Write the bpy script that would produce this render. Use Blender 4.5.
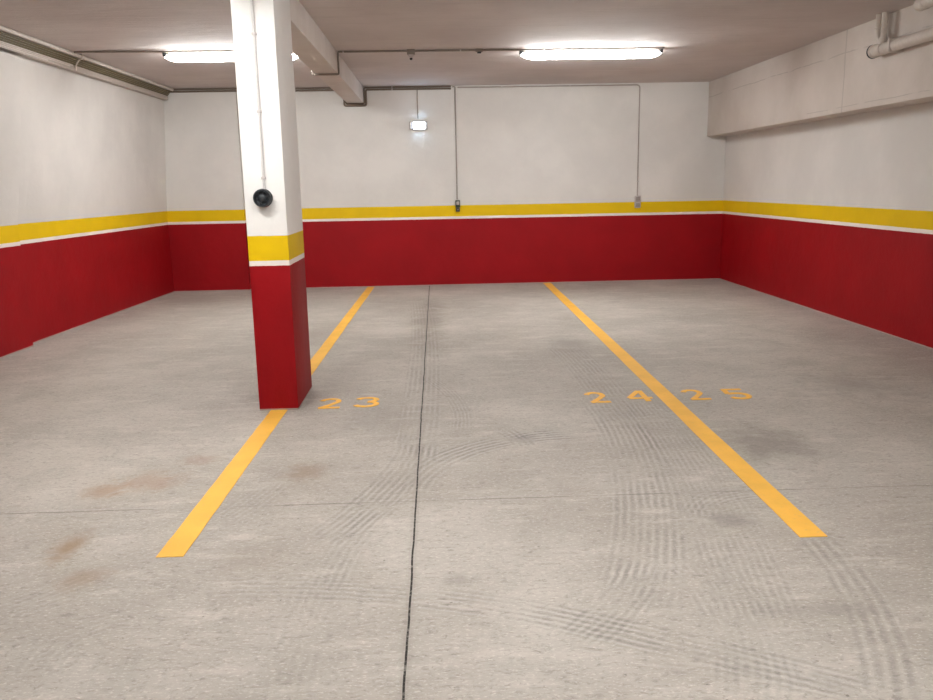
import bpy, bmesh, math, random
from mathutils import Vector, Matrix
random.seed(4)
S = bpy.context.scene
COL = S.collection
for o in list(bpy.data.objects): bpy.data.objects.remove(o)

# ------------------------------------------------------------------ camera
F_PX, PITCH, YAW, ROLL = 807.68, 0.2019, 0.0336, 0.0182
EYE = Vector((0, 0, 1.5))
fw0 = Vector((math.sin(YAW), math.cos(YAW), 0)); r0 = Vector((math.cos(YAW), -math.sin(YAW), 0)); z0 = Vector((0, 0, 1))
fwd = fw0*math.cos(PITCH) - z0*math.sin(PITCH)
upv = z0*math.cos(PITCH) + fw0*math.sin(PITCH)
rgt = r0*math.cos(ROLL) - upv*math.sin(ROLL)
up2 = upv*math.cos(ROLL) + r0*math.sin(ROLL)
cd = bpy.data.cameras.new('camera'); cam = bpy.data.objects.new('camera', cd); COL.objects.link(cam)
cd.sensor_fit = 'HORIZONTAL'; cd.sensor_width = 36; cd.lens = 36*F_PX/933
cd.clip_start = 0.05; cd.clip_end = 100
M = Matrix.Identity(4)
for i in range(3):
    M[i][0] = rgt[i]; M[i][1] = up2[i]; M[i][2] = -fwd[i]; M[i][3] = EYE[i]
cam.matrix_world = M
S.camera = cam

# ------------------------------------------------------------------ world, exposure, lamp power
S.view_settings.view_transform = 'Standard'; S.view_settings.look = 'None'
S.view_settings.exposure = 2.32; S.view_settings.gamma = 1; S.view_settings.use_curve_mapping = False
W = bpy.data.worlds.new('world'); S.world = W; W.use_nodes = True
W.node_tree.nodes['Background'].inputs[0].default_value = (1, .97, .94, 1)
W.node_tree.nodes['Background'].inputs[1].default_value = 0.02
LAMP_E = 24.0                       # radiance of the tube diffusers
LAMP_C = (.965, 1.0, .995)

# ------------------------------------------------------------------ dimensions
H = 2.92                            # ceiling
YB = 12.30                          # rear wall
XR = 4.349                          # right wall
YF = -5.0                           # wall behind the camera
ZR, ZW, ZY = 0.999, 1.036, 1.1985    # top of red, bottom of yellow, top of yellow on the walls

# ------------------------------------------------------------------ material tools
def srgb(r, g, b):
    f = lambda c: (c/255/12.92 if c/255 <= .04045 else ((c/255+.055)/1.055)**2.4)
    return (f(r), f(g), f(b), 1)
class NT:
    def __init__(s, name):
        s.m = bpy.data.materials.new(name); s.m.use_nodes = True
        s.t = s.m.node_tree; s.b = s.t.nodes['Principled BSDF']
        s.pos = None
    def n(s, typ, **kw):
        x = s.t.nodes.new(typ)
        for k, v in kw.items(): setattr(x, k, v)
        return x
    def put(s, sock, v):
        if hasattr(v, 'is_linked') or isinstance(v, bpy.types.NodeSocket): s.t.links.new(v, sock)
        elif v is not None: sock.default_value = v
    def math(s, op, a, b=None, c=None, clamp=False):
        x = s.n('ShaderNodeMath', operation=op, use_clamp=clamp)
        s.put(x.inputs[0], a)
        if b is not None: s.put(x.inputs[1], b)
        if c is not None: s.put(x.inputs[2], c)
        return x.outputs[0]
    def vec(s):
        if s.pos is None:
            g = s.n('ShaderNodeNewGeometry'); s.pos = g.outputs['Position']
            q = s.n('ShaderNodeSeparateXYZ'); s.t.links.new(s.pos, q.inputs[0]); s.x, s.y, s.z = q.outputs
        return s.pos
    def noise(s, scale, detail=4, rough=.55, stretch=(1, 1, 1), dist=0):
        s.vec(); mp = s.n('ShaderNodeMapping'); s.t.links.new(s.pos, mp.inputs[0]); mp.inputs['Scale'].default_value = stretch
        x = s.n('ShaderNodeTexNoise'); s.t.links.new(mp.outputs[0], x.inputs['Vector'])
        x.inputs['Scale'].default_value = scale; x.inputs['Detail'].default_value = detail
        x.inputs['Roughness'].default_value = rough; x.inputs['Distortion'].default_value = dist
        return x.outputs[0]
    def ramp(s, v, lo, hi, a=0., b=1.):
        x = s.n('ShaderNodeMapRange', interpolation_type='SMOOTHSTEP'); s.put(x.inputs[0], v)
        for i, q in enumerate((lo, hi, a, b)): x.inputs[i+1].default_value = q
        return x.outputs[0]
    def mix(s, f, a, b, blend='MIX'):
        x = s.n('ShaderNodeMix', data_type='RGBA', blend_type=blend); s.put(x.inputs[0], f)
        s.put(x.inputs[6], a); s.put(x.inputs[7], b); return x.outputs[2]
    def bump(s, h, strength, dist=.01):
        x = s.n('ShaderNodeBump'); x.inputs['Strength'].default_value = strength; x.inputs['Distance'].default_value = dist
        s.put(x.inputs['Height'], h); s.t.links.new(x.outputs[0], s.b.inputs['Normal'])
    def done(s, col, rough=.6, spec=.5):
        s.put(s.b.inputs['Base Color'], col); s.put(s.b.inputs['Roughness'], rough); s.put(s.b.inputs['Specular IOR Level'], spec)
        return s.m
def plain(name, c, rough=.5, metal=0, var=.08):
    n = NT(name); v = n.noise(30, 3)
    col = n.mix(n.ramp(v, .3, .7), tuple(x*(1-var) for x in c[:3])+(1,), c)
    n.b.inputs['Metallic'].default_value = metal
    return n.done(col, rough)

WHITE = srgb(223, 218, 213); YEL = srgb(232, 192, 6); RED = srgb(156, 6, 18); WLINE = srgb(236, 226, 220)
def banded(name, zr, zw, zy, tint=1.0, white=WHITE, mottle=.07):
    n = NT(name); n.vec()
    wob = n.math('MULTIPLY', n.math('SUBTRACT', n.noise(14, 3), .5), .006)
    z = n.math('ADD', n.z, wob)
    mot = n.noise(.9, 5, .6)
    wh = n.mix(n.ramp(mot, .35, .68), tuple(c*(1-mottle*1.5) for c in white[:3])+(1,), white)
    fine = n.noise(60, 3)
    wh = n.mix(n.ramp(n.noise(7, 5, .65), .55, .8, 0, .25), wh, tuple(c*(.86) for c in white[:3])+(1,))
    rd = n.mix(n.ramp(n.noise(2.2, 4), .3, .75), tuple(c*.86 for c in RED[:3])+(1,), RED)
    rd = n.mix(n.ramp(n.noise(46, 2, .5), .70, .78, 0, .25), rd, srgb(120, 30, 30))
    ye = n.mix(n.ramp(n.noise(3, 4), .3, .7), tuple(c*.93 for c in YEL[:3])+(1,), YEL)
    c = n.mix(n.math('LESS_THAN', z, zy), wh, ye)
    c = n.mix(n.math('LESS_THAN', z, zw), c, WLINE)
    c = n.mix(n.math('LESS_THAN', z, zr), c, rd)
    # unpainted pale sliver where wall meets slab
    c = n.mix(n.math('LESS_THAN', z, .012), c, srgb(176, 160, 152))
    n.bump(n.math('ADD', n.noise(5, 5, .6), n.math('MULTIPLY', fine, .12)), .35, .02)
    isr = n.math('LESS_THAN', z, zy)
    return n.done(c, n.math('MULTIPLY_ADD', isr, -.2, .8), .22)
M_wall = banded('wall_paint', ZR, ZW, ZY)
M_col = banded('column_paint', .995, 1.029, 1.1925, white=srgb(236, 232, 228), mottle=.03)

def ceiling_mat():
    n = NT('ceiling_concrete')
    a = n.noise(.8, 5, .6); b = n.noise(1.2, 6, .7, stretch=(1, 7, 1), dist=.3)
    c = n.mix(n.ramp(a, .3, .7), srgb(196, 185, 181), srgb(210, 200, 196))
    c = n.mix(n.ramp(b, .5, .75, 0, .35), c, srgb(176, 165, 160))
    c = n.mix(n.ramp(n.noise(22, 4, .7), .66, .76, 0, .4), c, srgb(140, 128, 120))
    n.bump(n.math('ADD', b, n.math('MULTIPLY', n.noise(18, 4, .65, stretch=(.35, 1.6, 1)), .35)), .4, .03)
    return n.done(c, .85, .2)
M_ceil = ceiling_mat()

def beam_mat():
    n = NT('beam_concrete'); n.vec()
    wob = n.math('MULTIPLY', n.math('SUBTRACT', n.noise(2.5, 4), .5), .05)
    c = n.mix(n.ramp(n.noise(1.1, 5, .6), .3, .7), srgb(198, 187, 178), srgb(212, 202, 194))
    brk = n.ramp(n.noise(3.3, 3), .38, .5)
    l1 = n.math('LESS_THAN', n.math('ABSOLUTE', n.math('ADD', n.math('SUBTRACT', n.z, 2.70), wob)), .006)
    l2 = n.math('LESS_THAN', n.math('ABSOLUTE', n.math('ADD', n.math('SUBTRACT', n.y, 8.22), wob)), .011)
    l3 = n.math('LESS_THAN', n.math('ABSOLUTE', n.math('ADD', n.math('SUBTRACT', n.z, 2.19), n.math('MULTIPLY', wob, .5))), .004)
    m = n.math('MAXIMUM', n.math('MAXIMUM', l1, l2), n.math('MULTIPLY', l3, n.math('LESS_THAN', n.y, 9.)))
    m = n.math('MULTIPLY', n.math('MULTIPLY', m, brk), .27)
    c = n.mix(m, c, srgb(110, 100, 92))
    n.bump(n.noise(6, 5, .6), .4, .02)
    return n.done(c, .8, .25)
M_beam = beam_mat()
def pbeam():
    n = NT('painted_beam')
    c = n.mix(n.ramp(n.noise(1.5, 5, .6), .3, .7), srgb(200, 189, 181), srgb(214, 204, 197))
    n.bump(n.noise(8, 5, .6), .4, .015); return n.done(c, .75, .3)
M_pbeam = pbeam()

# ---- floor: broomed concrete with joints, tyre tracks and rust stains
def circle3(a, b, c):
    (ax, ay), (bx, by), (cx, cy) = a, b, c
    d = 2*(ax*(by-cy)+bx*(cy-ay)+cx*(ay-by))
    if abs(d) < 1e-4: d = 1e-4
    ux = ((ax*ax+ay*ay)*(by-cy)+(bx*bx+by*by)*(cy-ay)+(cx*cx+cy*cy)*(ay-by))/d
    uy = ((ax*ax+ay*ay)*(cx-bx)+(bx*bx+by*by)*(ax-cx)+(cx*cx+cy*cy)*(bx-ax))/d
    return ux, uy, math.hypot(ax-ux, ay-uy)
# three ground points of each track in metres, width, tread lines, strength, tone (-1 dark, +1 pale)
TRACKS = [
 ((0.561, 4.655), (0.159, 4.447), (-0.168, 3.849), 0.2, 4, 0.7, -1),
 ((-0.168, 3.849), (-0.376, 3.384), (-0.456, 2.965), 0.16, 4, 0.25, -1),
 ((-0.126, 4.97), (-0.228, 4.069), (-0.449, 3.444), 0.22, 5, 0.45, -1),
 ((-0.249, 10.733), (-0.138, 7.372), (-0.15, 4.865), 0.26, 6, 0.35, -1),
 ((1.135, 7.45), (1.201, 5.882), (1.142, 4.543), 0.3, 7, 0.35, -1),
 ((1.116, 5.456), (1.045, 4.036), (0.808, 3.002), 0.3, 7, 0.45, -1),
 ((1.392, 5.427), (1.312, 3.865), (1.186, 2.974), 0.3, 8, 0.3, -1),
 ((-0.939, 2.878), (-0.06, 2.756), (0.651, 2.456), 0.16, 4, 0.35, -1),
 ((0.399, 2.583), (0.767, 2.388), (1.253, 2.105), 0.16, 4, 0.5, -1),
 ((0.622, 2.34), (0.969, 2.224), (1.32, 2.063), 0.14, 3, 0.3, -1),
 ((1.589, 3.181), (1.498, 2.562), (1.306, 2.064), 0.16, 3, 0.45, -1),
 ((0.987, 2.989), (1.019, 2.527), (0.919, 2.136), 0.25, 7, 0.25, -1),
 ((0.808, 3.002), (0.654, 2.691), (0.53, 2.528), 0.18, 5, 0.4, -1),
 ((1.153, 3.374), (1.344, 3.632), (1.573, 3.678), 0.18, 5, 0.3, -1),
 ((-1.361, 2.989), (-1.112, 3.336), (-0.829, 4.198), 0.2, 5, 0.18, -1),
 ((-0.513, 2.227), (-0.519, 2.632), (-0.472, 3.096), 0.2, 5, 0.14, -1),
 ((-0.084, 6.184), (0.099, 5.561), (0.125, 4.839), 0.12, 4, 0.35, -1),
 ((0.403, 4.792), (0.457, 4.645), (0.498, 4.471), 0.13, 3, 0.9, -1),
 ((0.634, 4.749), (0.507, 4.72), (0.393, 4.612), 0.1, 2, 0.7, -1),
 ((-1.201, 2.679), (-1.322, 2.557), (-1.313, 2.329), 0.16, 4, 0.2, -1),
]
STAINS = [
 (-1.619, 3.295, 0.1, 0.2, 0.8, srgb(146, 122, 96)),
 (-1.421, 2.993, 0.12, 0.12, 0.45, srgb(150, 125, 100)),
 (-1.538, 4.077, 0.22, 0.2, 0.45, srgb(160, 128, 100)),
 (-1.733, 3.979, 0.12, 0.16, 0.6, srgb(160, 132, 104)),
 (-1.372, 4.409, 0.14, 0.12, 0.4, srgb(150, 122, 100)),
 (-0.753, 4.129, 0.14, 0.2, 0.5, srgb(146, 124, 102)),
 (1.886, 4.381, 0.34, 0.4, 0.6, srgb(128, 120, 112)),
 (-0.825, 3.122, 0.2, 0.2, 0.3, srgb(140, 128, 116)),
 (-0.104, 9.075, 0.25, 2.0, 0.55, srgb(126, 116, 106)),
 (0.499, 4.641, 0.1, 0.12, 0.35, srgb(112, 108, 104)),
 (0.056, 2.887, 0.1, 0.07, 0.3, srgb(116, 108, 102)),
 (1.228, 7.438, 0.25, 0.6, 0.35, srgb(128, 122, 116)),
 (1.308, 3.362, 0.16, 0.1, 0.5, srgb(118, 112, 106)),
 (1.359, 2.571, 0.3, 0.08, 0.3, srgb(122, 116, 110)),
 (3.02, 5.684, 0.5, 0.5, 0.45, srgb(132, 126, 120)),
 (-1.28, 8.589, 0.6, 1.5, 0.3, srgb(142, 130, 120)),
 (-3.449, 11.259, 1.2, 0.8, 0.35, srgb(140, 128, 118)),
 (-0.403, 5.11, 0.35, 0.5, 0.3, srgb(132, 126, 120)),
]
def floor_mat():
    n = NT('floor_concrete'); n.vec()
    base = n.mix(n.ramp(n.noise(.55, 6, .62), .32, .70), srgb(160, 152, 143), srgb(188, 181, 172))
    base = n.mix(n.ramp(n.noise(1.7, 6, .7, dist=.6), .42, .68, 0, .6), base, srgb(159, 152, 143))
    base = n.mix(n.ramp(n.noise(2.6, 6, .65, stretch=(1, 3.5, 1)), .5, .75, 0, .55), base, srgb(203, 195, 186))
    br = n.noise(26, 5, .75, stretch=(.8, 1.7, 1), dist=.7)
    base = n.mix(n.ramp(br, .50, .70, 0, .62), base, srgb(128, 121, 112))
    base = n.mix(n.ramp(n.noise(60, 3, .7, stretch=(.8, 1.8, 1)), .52, .72, 0, .6), base, srgb(220, 213, 204))
    pit = n.ramp(n.noise(48, 2, .5, stretch=(.7, 1, 1)), .73, .78, 0, .75)
    base = n.mix(pit, base, srgb(92, 84, 78))
    base = n.mix(n.ramp(n.noise(34, 5, .8, stretch=(1, 1.3, 1), dist=.5), .56, .70, 0, .55), base, srgb(118, 110, 102))
    vary = n.noise(3.5, 5, .7)
    px, py = n.x, n.y
    WOB = n.math('MULTIPLY', n.math('SUBTRACT', n.noise(7, 4, .6), .5), .026)
    GRIT = n.ramp(n.noise(38, 5, .75), .35, .58, .3, 1)
    for (a, b, c, wid, k, st, tone) in TRACKS:
        cx, cy, R = circle3(a, b, c)
        dx = n.math('SUBTRACT', px, cx); dy = n.math('SUBTRACT', py, cy)
        d = n.math('SQRT', n.math('ADD', n.math('MULTIPLY', dx, dx), n.math('MULTIPLY', dy, dy)))
        off = n.math('ADD', n.math('SUBTRACT', d, R), WOB)
        band = n.ramp(n.math('ABSOLUTE', off), wid*.62, wid*.44)
        ex = n.math('SUBTRACT', px, b[0]); ey = n.math('SUBTRACT', py, b[1])
        al = n.math('SQRT', n.math('ADD', n.math('MULTIPLY', ex, ex), n.math('MULTIPLY', ey, ey)))
        L = max(math.dist(a, b), math.dist(b, c))
        ends = n.ramp(al, L*1.08, L*.8)
        wv = n.math('SINE', n.math('MULTIPLY', off, 2*math.pi*k*1.2/wid))
        f = n.math('MULTIPLY', n.math('MULTIPLY', band, ends), n.math('MULTIPLY', n.ramp(vary, .36, .62, .1, 1), GRIT))
        dark = n.math('MULTIPLY', n.math('MULTIPLY', f, n.ramp(wv, -.2, .9)), st*.62)
        lite = n.math('MULTIPLY', n.math('MULTIPLY', f, n.ramp(wv, -.3, -.9)), st*.5)
        base = n.mix(n.math('MULTIPLY', f, st*.3), base, srgb(130, 124, 118))
        base = n.mix(dark, base, srgb(104, 98, 92))
        base = n.mix(lite, base, srgb(214, 208, 201))
    for (sx, sy, rx, ry, st, colr) in STAINS:
        dx = n.math('DIVIDE', n.math('SUBTRACT', px, sx), rx); dy = n.math('DIVIDE', n.math('SUBTRACT', py, sy), ry)
        d = n.math('SQRT', n.math('ADD', n.math('MULTIPLY', dx, dx), n.math('MULTIPLY', dy, dy)))
        d = n.math('ADD', d, n.math('MULTIPLY', n.math('SUBTRACT', n.noise(5, 5, .7, dist=.8), .5), 2.0))
        base = n.mix(n.ramp(d, 1.1, .1, 0, st), base, colr)
    # joints
    wob = n.math('MULTIPLY', n.math('SUBTRACT', n.noise(3, 4), .5), .012)
    jl = n.math('ABSOLUTE', n.math('ADD', n.math('SUBTRACT', px, -.134), wob))
    j1 = n.math('MULTIPLY', n.math('LESS_THAN', jl, .0038), n.ramp(n.noise(40, 2), .3, .5, .55, 1))
    jc = n.math('ABSOLUTE', n.math('ADD', n.math('SUBTRACT', py, 3.70), n.math('MULTIPLY', wob, 1.5)))
    j2 = n.math('MULTIPLY', n.math('LESS_THAN', jc, .004), n.ramp(n.noise(2.2, 3), .35, .6, .1, .6))
    halo = n.math('MULTIPLY', n.ramp(jl, .03, .0), .25)
    base = n.mix(halo, base, srgb(130, 122, 114))
    base = n.mix(j2, base, srgb(70, 62, 55))
    base = n.mix(j1, base, srgb(38, 32, 27))
    n.bump(n.math('SUBTRACT', n.math('ADD', br, n.math('MULTIPLY', n.noise(90, 3, .7), .5)), n.math('MULTIPLY', j1, 2)), .22, .012)
    return n.done(base, .72, .3)
M_floor = floor_mat()

def paint_mat(name, c):
    n = NT(name)
    w = n.ramp(n.noise(34, 5, .75, stretch=(1, 1.6, 1)), .56, .74, 0, .55)
    c2 = n.mix(n.ramp(n.noise(5, 4), .3, .7), tuple(x*.9 for x in c[:3])+(1,), c)
    n.bump(n.noise(60, 3), .25, .004)
    return n.done(n.mix(w, c2, srgb(190, 160, 110)), .65, .3)
M_line = paint_mat('line_paint', srgb(246, 188, 78))
def worn():
    n = NT('worn_number_paint')
    w = n.ramp(n.noise(30, 5, .8), .45, .72, 0, .7)
    return n.done(n.mix(w, srgb(248, 186, 62), srgb(182, 168, 145)), .7, .3)
M_num = worn()
M_pipe_pale = plain('pale_pipe_paint', srgb(205, 194, 184), .6)
M_conduit = plain('painted_grey_conduit', srgb(138, 126, 116), .5)
M_drop = plain('mid_grey_conduit', srgb(164, 152, 143), .5)
M_olive = plain('olive_grey_conduit', srgb(118, 106, 78), .5)
M_brown = plain('brown_grey_conduit', srgb(118, 102, 88), .55)
M_whitecon = plain('white_plastic_conduit', srgb(226, 216, 208), .4)
M_tray = plain('pale_sheet_metal', srgb(188, 176, 166), .5)
M_colcon = plain('white_painted_conduit', srgb(214, 208, 206), .5)
M_black = plain('black_plastic', srgb(30, 32, 36), .35)
M_dkgrey = plain('dark_grey_plastic', srgb(36, 40, 44), .4)
M_grey = plain('grey_plastic', srgb(150, 140, 134), .45)
M_ltgrey = plain('light_grey_plastic', srgb(190, 180, 176), .4)
M_green = plain('dark_green_plastic', srgb(60, 70, 48), .4)
M_steel = plain('zinc_metal', srgb(150, 145, 140), .35, .8)
def emit(name, c, e):
    n = NT(name); n.b.inputs['Emission Color'].default_value = (*c, 1); n.b.inputs['Emission Strength'].default_value = e
    return n.done((.9, .9, .9, 1), .4)
M_diff = emit('lit_diffuser', LAMP_C, LAMP_E)
M_emg = emit('lit_emergency_lens', (.50, .74, 1.0), 11)

# ------------------------------------------------------------------ mesh tools
def link(name, bm, mat, parent=None, smooth=False):
    me = bpy.data.meshes.new(name); bmesh.ops.recalc_face_normals(bm, faces=bm.faces); bm.to_mesh(me); bm.free()
    for p in me.polygons: p.use_smooth = smooth
    o = bpy.data.objects.new(name, me); COL.objects.link(o); me.materials.append(mat)
    if parent: o.parent = parent
    if smooth:
        md = o.modifiers.new('split', 'EDGE_SPLIT'); md.split_angle = math.radians(40)
    return o
def abox(bm, x0, x1, y0, y1, z0, z1, bev=0, seg=2):
    r = bmesh.ops.create_cube(bm, size=1)
    for v in r['verts']:
        v.co = Vector(((x0+x1)/2+v.co.x*(x1-x0), (y0+y1)/2+v.co.y*(y1-y0), (z0+z1)/2+v.co.z*(z1-z0)))
    if bev:
        es = list({e for v in r['verts'] for e in v.link_edges})
        bmesh.ops.bevel(bm, geom=es, offset=bev, segments=seg, affect='EDGES', profile=.5)
def box(name, x0, x1, y0, y1, z0, z1, mat, parent=None, bev=0, seg=2):
    bm = bmesh.new(); abox(bm, x0, x1, y0, y1, z0, z1, bev, seg); return link(name, bm, mat, parent, smooth=bev > 0)
def fillet(pts, r):
    pts = [Vector(p) for p in pts]; out = [pts[0]]
    for i in range(1, len(pts)-1):
        a, b, c = pts[i-1], pts[i], pts[i+1]
        d1 = (a-b); d2 = (c-b); k = min(r, d1.length*.45, d2.length*.45)
        p = b+d1.normalized()*k; q = b+d2.normalized()*k
        for j in range(7):
            t = j/6; out.append(p*(1-t)**2+b*2*t*(1-t)+q*t*t)
    out.append(pts[-1]); return out
def atube(bm, pts, rad, seg=14, bend=.04):
    pts = fillet(pts, bend) if bend else [Vector(p) for p in pts]
    rings = []; u = None
    for i, p in enumerate(pts):
        t = (pts[min(i+1, len(pts)-1)]-pts[max(i-1, 0)]).normalized()
        if u is None:
            u = t.orthogonal().normalized()
        u = (u-t*u.dot(t)).normalized(); w = t.cross(u)
        rings.append([bm.verts.new(p+(u*math.cos(a)+w*math.sin(a))*rad) for a in [2*math.pi*k/seg for k in range(seg)]])
    for a, b in zip(rings, rings[1:]):
        for k in range(seg): bm.faces.new((a[k], a[(k+1) % seg], b[(k+1) % seg], b[k]))
    bm.faces.new(rings[0][::-1]); bm.faces.new(rings[-1])
def tube(name, pts, rad, mat, parent=None, seg=14, bend=.04):
    bm = bmesh.new(); atube(bm, pts, rad, seg, bend); return link(name, bm, mat, parent, True)
def lathe(name, prof, origin, axis, mat, parent=None, seg=40):
    """prof: (radius, height along axis)"""
    axis = Vector(axis).normalized(); u = axis.orthogonal().normalized(); w = axis.cross(u); O = Vector(origin)
    bm = bmesh.new(); rings = []
    for r, h in prof:
        if r < 1e-6: rings.append([bm.verts.new(O+axis*h)])
        else: rings.append([bm.verts.new(O+axis*h+(u*math.cos(2*math.pi*k/seg)+w*math.sin(2*math.pi*k/seg))*r) for k in range(seg)])
    for a, b in zip(rings, rings[1:]):
        for k in range(seg):
            q = [a[k % len(a)], a[(k+1) % seg % len(a)], b[(k+1) % seg % len(b)], b[k % len(b)]]
            q2 = []
            for v in q:
                if v not in q2: q2.append(v)
            if len(q2) > 2: bm.faces.new(q2)
    for r in (rings[0], rings[-1]):
        if len(r) > 2: bm.faces.new(r)
    return link(name, bm, mat, parent, True)
def thing(name, loc, label, cat, group=None):
    o = bpy.data.objects.new(name, None); COL.objects.link(o); o.location = loc; o.empty_display_size = .1
    return tag(o, label, cat, group)
def tag(o, label, cat, group=None):
    o['label'] = label; o['category'] = cat
    if group: o['group'] = group
    return o
def own(root):
    """children were modelled in world coordinates: keep them there under the moved Empty"""
    for c in COL.objects:
        if c.parent == root: c.matrix_parent_inverse = Matrix.Translation(-root.location)
def struct(o): o['kind'] = 'structure'; return o

# ------------------------------------------------------------------ the setting
struct(box('floor', -5.1, 4.6, YF-.2, YB+.3, -.2, 0, M_floor))
struct(box('ceiling', -5.1, 4.6, YF-.2, YB+.3, H, H+.2, M_ceil))
XLT, XLB = -4.007, -4.21            # left wall: rear end, near Y=5
def left_x(y): return -3.955 - (12.386-y)*0.0390
bm = bmesh.new()                    # left wall: leans in slightly towards the ceiling
prof = [(0, 0), (1.2, 0), (H+.001, 1)]
cols = []
def lean(y): return .100+.0385*(12.4-max(y, 2.))     # how far the wall leans in at ceiling height
for y in [YF, 2.]+[2.+.35*i for i in range(1, 31)]:
    cols.append([bm.verts.new((left_x(y)+dx*lean(y), y, z)) for z, dx in prof] + [bm.verts.new((left_x(y)-.25, y, H+.001)), bm.verts.new((left_x(y)-.25, y, 0))])
nn = len(cols[0])
for c0, c1 in zip(cols, cols[1:]):
    for k in range(nn): bm.faces.new((c0[k], c0[(k+1) % nn], c1[(k+1) % nn], c1[k]))
bm.faces.new(cols[0]); bm.faces.new(cols[-1])
struct(link('wall_left', bm, M_wall))
bm = bmesh.new()                    # the near stretch of the left wall stands a little proud
y1 = 8.05
rows = []
for i in range(31):
    y = 2.0+(y1-2.0)*i/30
    f = left_x(y)+.078
    rows.append([bm.verts.new(v) for v in ((f, y, 0), (f, y, 1.2), (f+lean(y)*.885, y, 2.73), (f+lean(y)*.885-.10, y, 2.73), (f-.10, y, 1.2), (f-.10, y, 0))])
for c0, c1 in zip(rows, rows[1:]):
    for k in range(6): bm.faces.new((c0[k], c0[(k+1) % 6], c1[(k+1) % 6], c1[k]))
bm.faces.new(rows[0]); bm.faces.new(rows[-1])
struct(link('wall_left', bm, M_wall))
struct(box('wall_back', -4.4, XR+.2, YB, YB+.25, 0, H, M_wall))
struct(box('wall_back', -4.2, -2.84, YB-.085, YB+.01, 0, H, M_wall))
struct(box('wall_right', XR, XR+.25, YF, YB+.1, 0, H, M_wall))
struct(box('wall_front', -5.1, 4.6, YF-.2, YF, 0, H, M_wall))

# ------------------------------------------------------------------ column and beams
tag(box('column', -1.251, -.984, 5.415, 6.040, 0, H, M_col, bev=.006),
    'white square column with yellow band and red foot, standing on the left parking line', 'column')
bm = bmesh.new()
abox(bm, -1.262, -1.020, 6.040, YB, 2.693, H, .006); abox(bm, -1.262, -1.020, YF, 5.415, 2.693, H, .006)
tag(link('ceiling_beam', bm, M_pbeam, smooth=True), 'narrow pale concrete beam under the ceiling running from the column to the rear wall', 'beam')
tag(box('ceiling_beam', 4.06, XR, YF, YB, 2.137, H, M_beam, bev=.006),
    'deep boxed concrete beam along the top of the right-hand wall', 'beam')

# ------------------------------------------------------------------ painted floor markings
def quad(bm, pts, z=.003):
    t = [bm.verts.new((x, y, z)) for x, y in pts]; b = [bm.verts.new((x, y, 0.0)) for x, y in pts]
    bm.faces.new(t); bm.faces.new(b[::-1])
    for k in range(len(pts)): bm.faces.new((t[k], b[k], b[(k+1) % len(pts)], t[(k+1) % len(pts)]))
def line_piece(bm, A, B, ya, yb, w):
    f = lambda y: A[0]+(B[0]-A[0])*(y-A[1])/(B[1]-A[1])
    n = 30; ys = [ya+(yb-ya)*i/n for i in range(n+1)]
    L = []; Rr = []
    for y in ys:
        L.append((f(y)-w/2+random.uniform(-.0015, .0015), y)); Rr.append((f(y)+w/2+random.uniform(-.0015, .0015), y))
    quad(bm, L+Rr[::-1])
bm = bmesh.new(); A, B = (-1.147, 3.172), (-1.022, YB)
line_piece(bm, A, B, 3.172, 5.415, .114); line_piece(bm, A, B, 6.040, YB, .106)
tag(link('parking_line', bm, M_line), 'yellow parking line on the floor that runs under the column', 'parking line')
bm = bmesh.new(); A, B = (1.574, 3.16), (1.665, YB)
line_piece(bm, A, B, 3.16, YB, .118)
tag(link('parking_line', bm, M_line), 'unbroken yellow parking line on the floor between numbers 24 and 25', 'parking line')

def stroke(bm, pts, w, z=.003):
    """flat ribbon along a polyline"""
    P = [Vector((x, y)) for x, y in pts]; L = []; Rr = []
    for i, p in enumerate(P):
        t = (P[min(i+1, len(P)-1)]-P[max(i-1, 0)]).normalized(); nrm = Vector((-t.y, t.x))
        if 0 < i < len(P)-1:
            t1 = (P[i]-P[i-1]).normalized(); k = 1/max(.6, abs(t.dot(t1)))
        else: k = 1
        L.append(p+nrm*w/2*k); Rr.append(p-nrm*w/2*k)
    for i in range(len(P)-1):
        quad(bm, [tuple(L[i]), tuple(L[i+1]), tuple(Rr[i+1]), tuple(Rr[i])], z)
def arc(cx, cy, rx, ry, a0, a1, n=12):
    return [(cx+rx*math.cos(math.radians(a0+(a1-a0)*i/n)), cy+ry*math.sin(math.radians(a0+(a1-a0)*i/n))) for i in range(n+1)]
GL = {  # strokes in a 1 x 1 cell
 '2': [arc(.47, .70, .37, .24, 165, -20)+[(.62, .42), (.16, .06)], [(.10, .07), (1.0, .07)]],
 '3': [arc(.47, .73, .38, .20, 160, -80), arc(.47, .30, .42, .23, 82, -160)],
 '4': [[(.66, 1.0), (.04, .34)], [(.02, .31), (1.0, .31)], [(.72, 1.0), (.72, 0.0)]],
 '5': [[(.95, .94), (.12, .94)], [(.15, .98), (.09, .52)], [(.08, .54)]+arc(.45, .32, .45, .25, 100, -150)],
}
def number(txt, spots, label):
    root = thing('bay_number', (spots[0][0], spots[0][2], 0), label, 'painted number')
    for ch, (x0, x1, y0, y1) in zip(txt, spots):
        bm = bmesh.new()
        for i, st in enumerate(GL[ch]): stroke(bm, [(x0+(x1-x0)*a, y0+(y1-y0)*b) for a, b in st], .038, .003+.0006*i)
        link('digit', bm, M_num, root)
    own(root)
number('23', [(-.868, -.705, 5.42, 5.69), (-.615, -.435, 5.43, 5.70)], 'worn yellow painted number 23 on the floor right beside the column foot')
number('24', [(1.030, 1.182, 5.38, 5.67), (1.325, 1.492, 5.39, 5.67)], 'worn yellow painted number 24 on the floor, left of the right parking line')
number('25', [(1.735, 1.888, 5.385, 5.67), (2.035, 2.192, 5.37, 5.66)], 'worn yellow painted number 25 on the floor, right of the right parking line')

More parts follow.
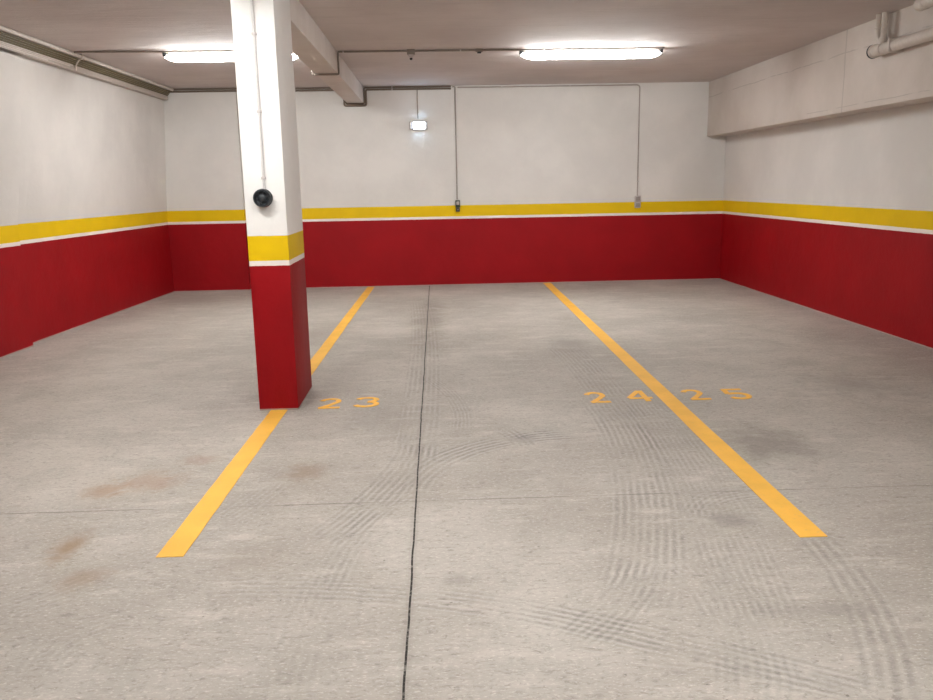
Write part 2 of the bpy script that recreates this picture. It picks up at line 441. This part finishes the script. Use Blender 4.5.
# ------------------------------------------------------------------ lamps
def lamp(x0, x1, y, label):
    root = thing('ceiling_lamp', ((x0+x1)/2, y, H), label, 'ceiling light', 'batten ceiling lights')
    box('lamp_body', x0+.01, x1-.01, y-.036, y+.036, H-.034, H, M_grey, root, bev=.004)
    bm = bmesh.new()                # clear trough-shaped diffuser, rounded ends
    n = 14; secs = []
    L = x1-x0-.03
    for i, t in enumerate((0, .015, .035, .075, 1-.075, 1-.035, 1-.015, 1)):
        k = (.30, .52, .74, 1, 1, .74, .52, .30)[i]
        ring = [bm.verts.new((x0+.015+L*t, y+math.cos(math.pi+math.pi*j/n)*.052*k, H-.036+math.sin(math.pi+math.pi*j/n)*.062*k)) for j in range(n+1)]
        secs.append(ring)
    for a, b in zip(secs, secs[1:]):
        for j in range(n): bm.faces.new((a[j], a[j+1], b[j+1], b[j]))
        bm.faces.new((a[n], a[0], b[0], b[n]))
    bm.faces.new(secs[0]); bm.faces.new(secs[-1])
    link('diffuser', bm, M_diff, root, True)
    for xe, sg in ((x0, 1), (x1, -1)):
        box('end_cap', min(xe, xe+sg*.040), max(xe, xe+sg*.040), y-.045, y+.045, H-.046, H-.004, M_dkgrey, root, bev=.006)
    for t in (.2, .8):
        xx = x0+(x1-x0)*t
        box('clip', xx-.008, xx+.008, y-.056, y+.056, H-.040, H-.028, M_steel, root)
    own(root); return root
lamp(-2.83, -1.38, 9.07, 'lit white batten light on the ceiling, partly behind the column')
lamp(.945, 2.51, 9.225, 'lit white batten light on the ceiling, right of the beam')
# unseen lamps, guessed and placed to match the light on column, floor and walls
lamp(-2.2, -.75, 4.00, 'guessed lit white batten light on the ceiling above the frame, left')
lamp(.10, 1.55, 2.45, 'guessed lit white batten light on the ceiling above the frame, right')
lamp(-1.4, .18, -1.6, 'guessed lit white batten light on the ceiling behind the camera')

# ------------------------------------------------------------------ conduits on the ceiling across the room
YC = 9.10; zc = H-.012
def conduit(pts, r, mat, label, group=None, bend=.04, saddles=()):
    o = tube('conduit', pts, r, mat, bend=bend); tag(o, label, 'conduit', group)
    for (x, y, z, ax) in saddles:
        d = {'x': (.008, r*1.12, r*1.12), 'y': (r*1.12, .008, r*1.12), 'z': (r*1.7, r*1.12, .008)}[ax]
        box('saddle', x-d[0], x+d[0], y-d[1], y+d[1], z-d[2], z+d[2], M_ltgrey, o, bev=.002)
    return o
conduit([(-3.685, 8.90, zc), (-1.32, 8.96, zc), (-1.286, YC, zc), (-1.286, YC, 2.680), (-1.006, YC, 2.680), (-1.006, YC, zc), (-.27, YC, zc)], .0100, M_conduit,
        'thin grey conduit along the ceiling that loops under the narrow beam to the left light', bend=.02,
        saddles=[(-.95, YC, zc, 'x')])
conduit([(-.19, YC, zc), (2.50, YC, zc)], .0100, M_conduit,
        'thin grey conduit along the ceiling from the junction box to the right light', bend=0, saddles=[(.3, YC, zc, 'x'), (1.2, YC, zc, 'x'), (2.2, YC, zc, 'x')])
jb = thing('junction_box', (-.23, YC, H), 'small grey junction box with a detector under it on the ceiling right of the beam', 'junction box')
box('box_body', -.272, -.188, YC-.04, YC+.04, H-.05, H, M_conduit, jb, bev=.005)
lathe('detector_base', [(0, 0), (.030, 0), (.034, -.014), (.022, -.018), (.020, -.030), (0, -.032)][::-1], (-.23, YC, H-.05), (0, 0, 1), M_ltgrey, jb, 24)
lathe('detector_head', [(0, -.032), (.012, -.032), (.017, -.040), (.012, -.052), (0, -.056)], (-.23, YC, H-.05), (0, 0, 1), M_dkgrey, jb, 24)
own(jb)
jb = thing('conduit_coupler', (.50, YC, H), 'tiny dark coupler on the ceiling conduit left of the right light', 'conduit fitting')
box('collar', .46, .54, YC-.016, YC+.016, H-.030, H, M_conduit, jb, bev=.004)
box('nozzle', .478, .522, YC-.02, YC+.012, H-.046, H-.030, M_dkgrey, jb, bev=.004)
own(jb)

# ------------------------------------------------------------------ conduits along the left wall
def lx(y, off): return left_x(y)+lean(y)+off-.085
def run(name_label, off, z, r, mat, y0, y1, grp):
    return conduit([(lx(y0, off), y0, z), (lx(y1, off), y1, z)], r, mat, name_label, grp, bend=0)
LG = 'conduits bundled along the top of the left wall'
run('pale conduit at the very top of the bundle along the left wall', .222, H-.022, .020, M_pipe_pale, 3.0, 12.17, None)
for i in range(4):
    run(('topmost', 'second', 'third', 'lowest')[i]+' of four olive grey conduits bundled along the left wall', .185-.012*i, H-.047-.0165*i, .0085, M_olive, 3.0, 12.17, LG)
bm = bmesh.new(); y0, y1 = 3.0, 12.18
def sheet(bm, oa, za, ob, zb):
    v = [bm.verts.new((lx(y0, oa), y0, za)), bm.verts.new((lx(y0, ob), y0, zb)), bm.verts.new((lx(y1, ob), y1, zb)), bm.verts.new((lx(y1, oa), y1, za))]
    bm.faces.new(v)
def channel(bm, poly):
    a = [bm.verts.new((lx(y0, o_), y0, z_)) for o_, z_ in poly]; b = [bm.verts.new((lx(y1, o_), y1, z_)) for o_, z_ in poly]
    k = len(poly)
    for i in range(k): bm.faces.new((a[i], a[(i+1) % k], b[(i+1) % k], b[i]))
    bm.faces.new(a); bm.faces.new(b)
channel(bm, [(.079, 2.758), (.150, 2.758), (.150, 2.810), (.146, 2.810), (.146, 2.762), (.079, 2.762)])
link_o = tag(link('cable_tray', bm, M_tray), 'pale sheet metal cable tray along the left wall under the olive conduits', 'cable tray')
for i, (off, z, ye) in enumerate(((.157, 2.803, 9.06), (.157, 2.788, 9.0), (.157, 2.773, 8.5))):
    run(('topmost', 'middle', 'lowest')[i]+' of three thin white conduits on the front of the left cable tray', off, z, .0065, M_whitecon, 3.0, ye, None)
for y in (4.4, 7.0, 9.12):
    br_ = thing('conduit_bracket', (lx(y, .2), y, H), {4.4: 'white strap bracket of the left conduit bundle nearest the camera, outside the frame', 7.0: 'white strap bracket of the left conduit bundle just left of the frame', 9.12: 'white strap bracket on the left conduit bundle near the start of the ceiling conduit'}[y], 'bracket')
    bm = bmesh.new()
    pl = [(.246, H), (.246, H-.045), (.205, H-.055), (.172, 2.815), (.166, 2.755), (.170, 2.755), (.177, 2.812), (.212, H-.06), (.252, H-.048), (.252, H)]
    a = [bm.verts.new((lx(y, o_), y-.010, z_)) for o_, z_ in pl]; b = [bm.verts.new((lx(y, o_), y+.010, z_)) for o_, z_ in pl]
    for i in range(len(pl)): bm.faces.new((a[i], a[(i+1) % len(pl)], b[(i+1) % len(pl)], b[i]))
    bm.faces.new(a); bm.faces.new(b)
    link('strap', bm, M_whitecon, br_)
    own(br_)

# ------------------------------------------------------------------ conduits along the rear wall
yw = YB
r = .0135
for i, (z, lab) in enumerate(((H-.015, 'upper'), (H-.045, 'lower'))):
    pts = [(-3.78, yw-.085-r, z), (-2.79, yw-.085-r, z), (-2.77, yw-.018, z), (-1.275-.025*i, yw-.018, z), (-1.275-.025*i, yw-.018, 2.680-.026*i), (-1.006+.026*i, yw-.018, 2.680-.026*i), (-1.006+.026*i, yw-.018, z)]
    pts += [(.255, yw-.018, z)]
    conduit(pts, r if i else .012, M_brown, lab+(' brown conduit on the rear wall, wrapping under the narrow beam' if i else ' brown conduit on the rear wall, wrapping under the narrow beam'), bend=.03,
            saddles=[(-2.0, yw-.018, z, 'x'), (-.6, yw-.018, z, 'x')])
conduit([(.275, yw-.0105, H-.02), (.315, yw-.0105, H-.02), (.315, yw-.0105, 1.285)], .0095, M_drop, 'thin grey conduit on the rear wall that drops down to the dark switch', bend=.03, saddles=[(.315, yw-.0105, 2.2, 'z'), (.315, yw-.0105, 1.5, 'z')])
conduit([(.35, yw-.0105, H-.03), (3.03, yw-.0105, H-.03), (3.03, yw-.0105, 1.29)], .0090, M_drop,
        'thin grey conduit on the rear wall that drops down to the right-hand grey socket', bend=.05,
        saddles=[(1.0, yw-.0105, H-.03, 'x'), (2.0, yw-.0105, H-.03, 'x'), (3.03, yw-.0105, 2.3, 'z'), (3.03, yw-.0105, 1.5, 'z')])
conduit([(-.237, yw-.009, H-.06), (-.237, yw-.009, 2.46)], .0085, M_drop,
        'short grey conduit on the rear wall leading down to the emergency light', bend=0)

# ------------------------------------------------------------------ emergency light, switch, socket
t = thing('emergency_light', (-.232, yw, 2.355), 'small rectangular emergency light glowing bluish white on the rear wall', 'emergency light')
box('housing', -.362, -.102, yw-.045, yw, 2.30, 2.42, M_ltgrey, t, bev=.008)
box('lens', -.30, -.140, yw-.060, yw-.043, 2.312, 2.408, M_emg, t, bev=.006)
box('side_rib', -.350, -.338, yw-.052, yw-.043, 2.305, 2.415, M_whitecon, t, bev=.002)
own(t)
t = thing('wall_switch', (.322, yw, 1.19), 'dark green wall switch with a pale rocker at the foot of the left rear conduit', 'switch')
box('back_box', .287, .357, yw-.045, yw, 1.165, 1.275, M_green, t, bev=.008)
box('rocker', .300, .344, yw-.055, yw-.043, 1.208, 1.256, M_ltgrey, t, bev=.004)
box('lower_box', .293, .351, yw-.048, yw, 1.105, 1.163, M_black, t, bev=.006)
box('indicator', .313, .330, yw-.054, yw-.046, 1.125, 1.145, M_grey, t, bev=.002)
own(t)
t = thing('wall_socket', (3.033, yw, 1.2), 'light grey double wall box at the foot of the right rear conduit', 'socket')
box('upper_box', 2.990, 3.076, yw-.050, yw, 1.205, 1.292, M_ltgrey, t, bev=.007)
box('lower_box', 2.990, 3.076, yw-.050, yw, 1.112, 1.198, M_ltgrey, t, bev=.007)
for z in (1.248, 1.155): box('cover', 3.004, 3.062, yw-.056, yw-.048, z-.028, z+.028, M_grey, t, bev=.004)
own(t)

# ------------------------------------------------------------------ sounder on the column
yc = 5.415
conduit([(-1.116, yc-.009, H), (-1.116, yc-.009, 1.495)], .0085, M_colcon,
        'white conduit running down the front face of the column to the black sounder', bend=0,
        saddles=[(-1.116, yc-.009, 2.45, 'z'), (-1.116, yc-.009, 1.98, 'z'), (-1.116, yc-.009, 1.565, 'z')])
t = thing('alarm_sounder', (-1.125, yc, 1.438), 'round black alarm sounder on the front face of the column', 'alarm sounder')
lathe('base_plate', [(0, 0), (.056, 0), (.060, .006), (.060, .022), (.055, .028), (0, .028)], (-1.125, yc, 1.438), (0, -1, 0), M_black, t)
lathe('horn', [(0, .028), (.050, .028), (.057, .036), (.058, .058), (.053, .066), (.046, .066), (.040, .050), (.030, .047), (.026, .058), (.016, .064), (0, .066)], (-1.125, yc, 1.438), (0, -1, 0), M_dkgrey, t)
for k in range(6):
    a = math.radians(60*k+15); x, z = -1.125+.036*math.cos(a), 1.438+.036*math.sin(a)
    box('grille_bar', x-.003, x+.003, yc-.062, yc-.046, z-.012, z+.012, M_black, t, bev=.001)
own(t)

# ------------------------------------------------------------------ pipes at the top right
px = 3.985
t = thing('drain_pipe', (px, 7.35, 2.62), 'pale painted drain pipe with end cap along the face of the right-hand beam', 'pipe')
tube('main_pipe', [(px, 7.40, 2.612), (px, 3.2, 2.612)], .050, M_pipe_pale, t, 28, 0)
lathe('end_cap', [(0, 0), (.045, .0), (.056, .006), (.056, .026), (.060, .028), (.060, .060), (.0555, .064), (.0555, .19), (.050, .192)], (px, 7.57, 2.612), (0, -1, 0), M_pipe_pale, t, 32)
lathe('cap_ring', [(.0565, 0), (.0615, .002), (.0615, .010), (.0565, .012)], (px, 7.565, 2.612), (0, -1, 0), M_dkgrey, t, 32)
tube('elbow', [(px, 7.38, 2.63), (px, 7.50, 2.74), (px, 7.50, H-.002)], .027, M_pipe_pale, t, 24, .05)
lathe('elbow_collar', [(.027, 0), (.033, .002), (.033, .032), (.027, .034)], (px, 7.50, 2.80), (0, 0, 1), M_pipe_pale, t, 28)
tube('riser', [(px, 7.40, 2.63), (px, 7.40, H-.002)], .027, M_pipe_pale, t, 24, 0)
lathe('riser_collar', [(.027, 0), (.034, .002), (.034, .05), (.027, .052)], (px, 7.40, 2.655), (0, 0, 1), M_pipe_pale, t, 28)
box('pipe_clamp', px-.056, 4.059, 7.20, 7.23, 2.556, 2.668, M_pipe_pale, t, bev=.004)
own(t)
t = thing('drain_pipe', (3.94, 6.9, 2.86), 'pale pipe with a rounded end hard against the ceiling in the top right corner', 'pipe')
tube('main_pipe', [(3.96, 6.78, 2.865), (3.96, 3.2, 2.865)], .050, M_pipe_pale, t, 28, 0)
lathe('end_cap', [(0, 0), (.030, .004), (.050, .018), (.0545, .035), (.0545, .12), (.050, .122)], (3.96, 6.86, 2.865), (0, -1, 0), M_pipe_pale, t, 28)
own(t)
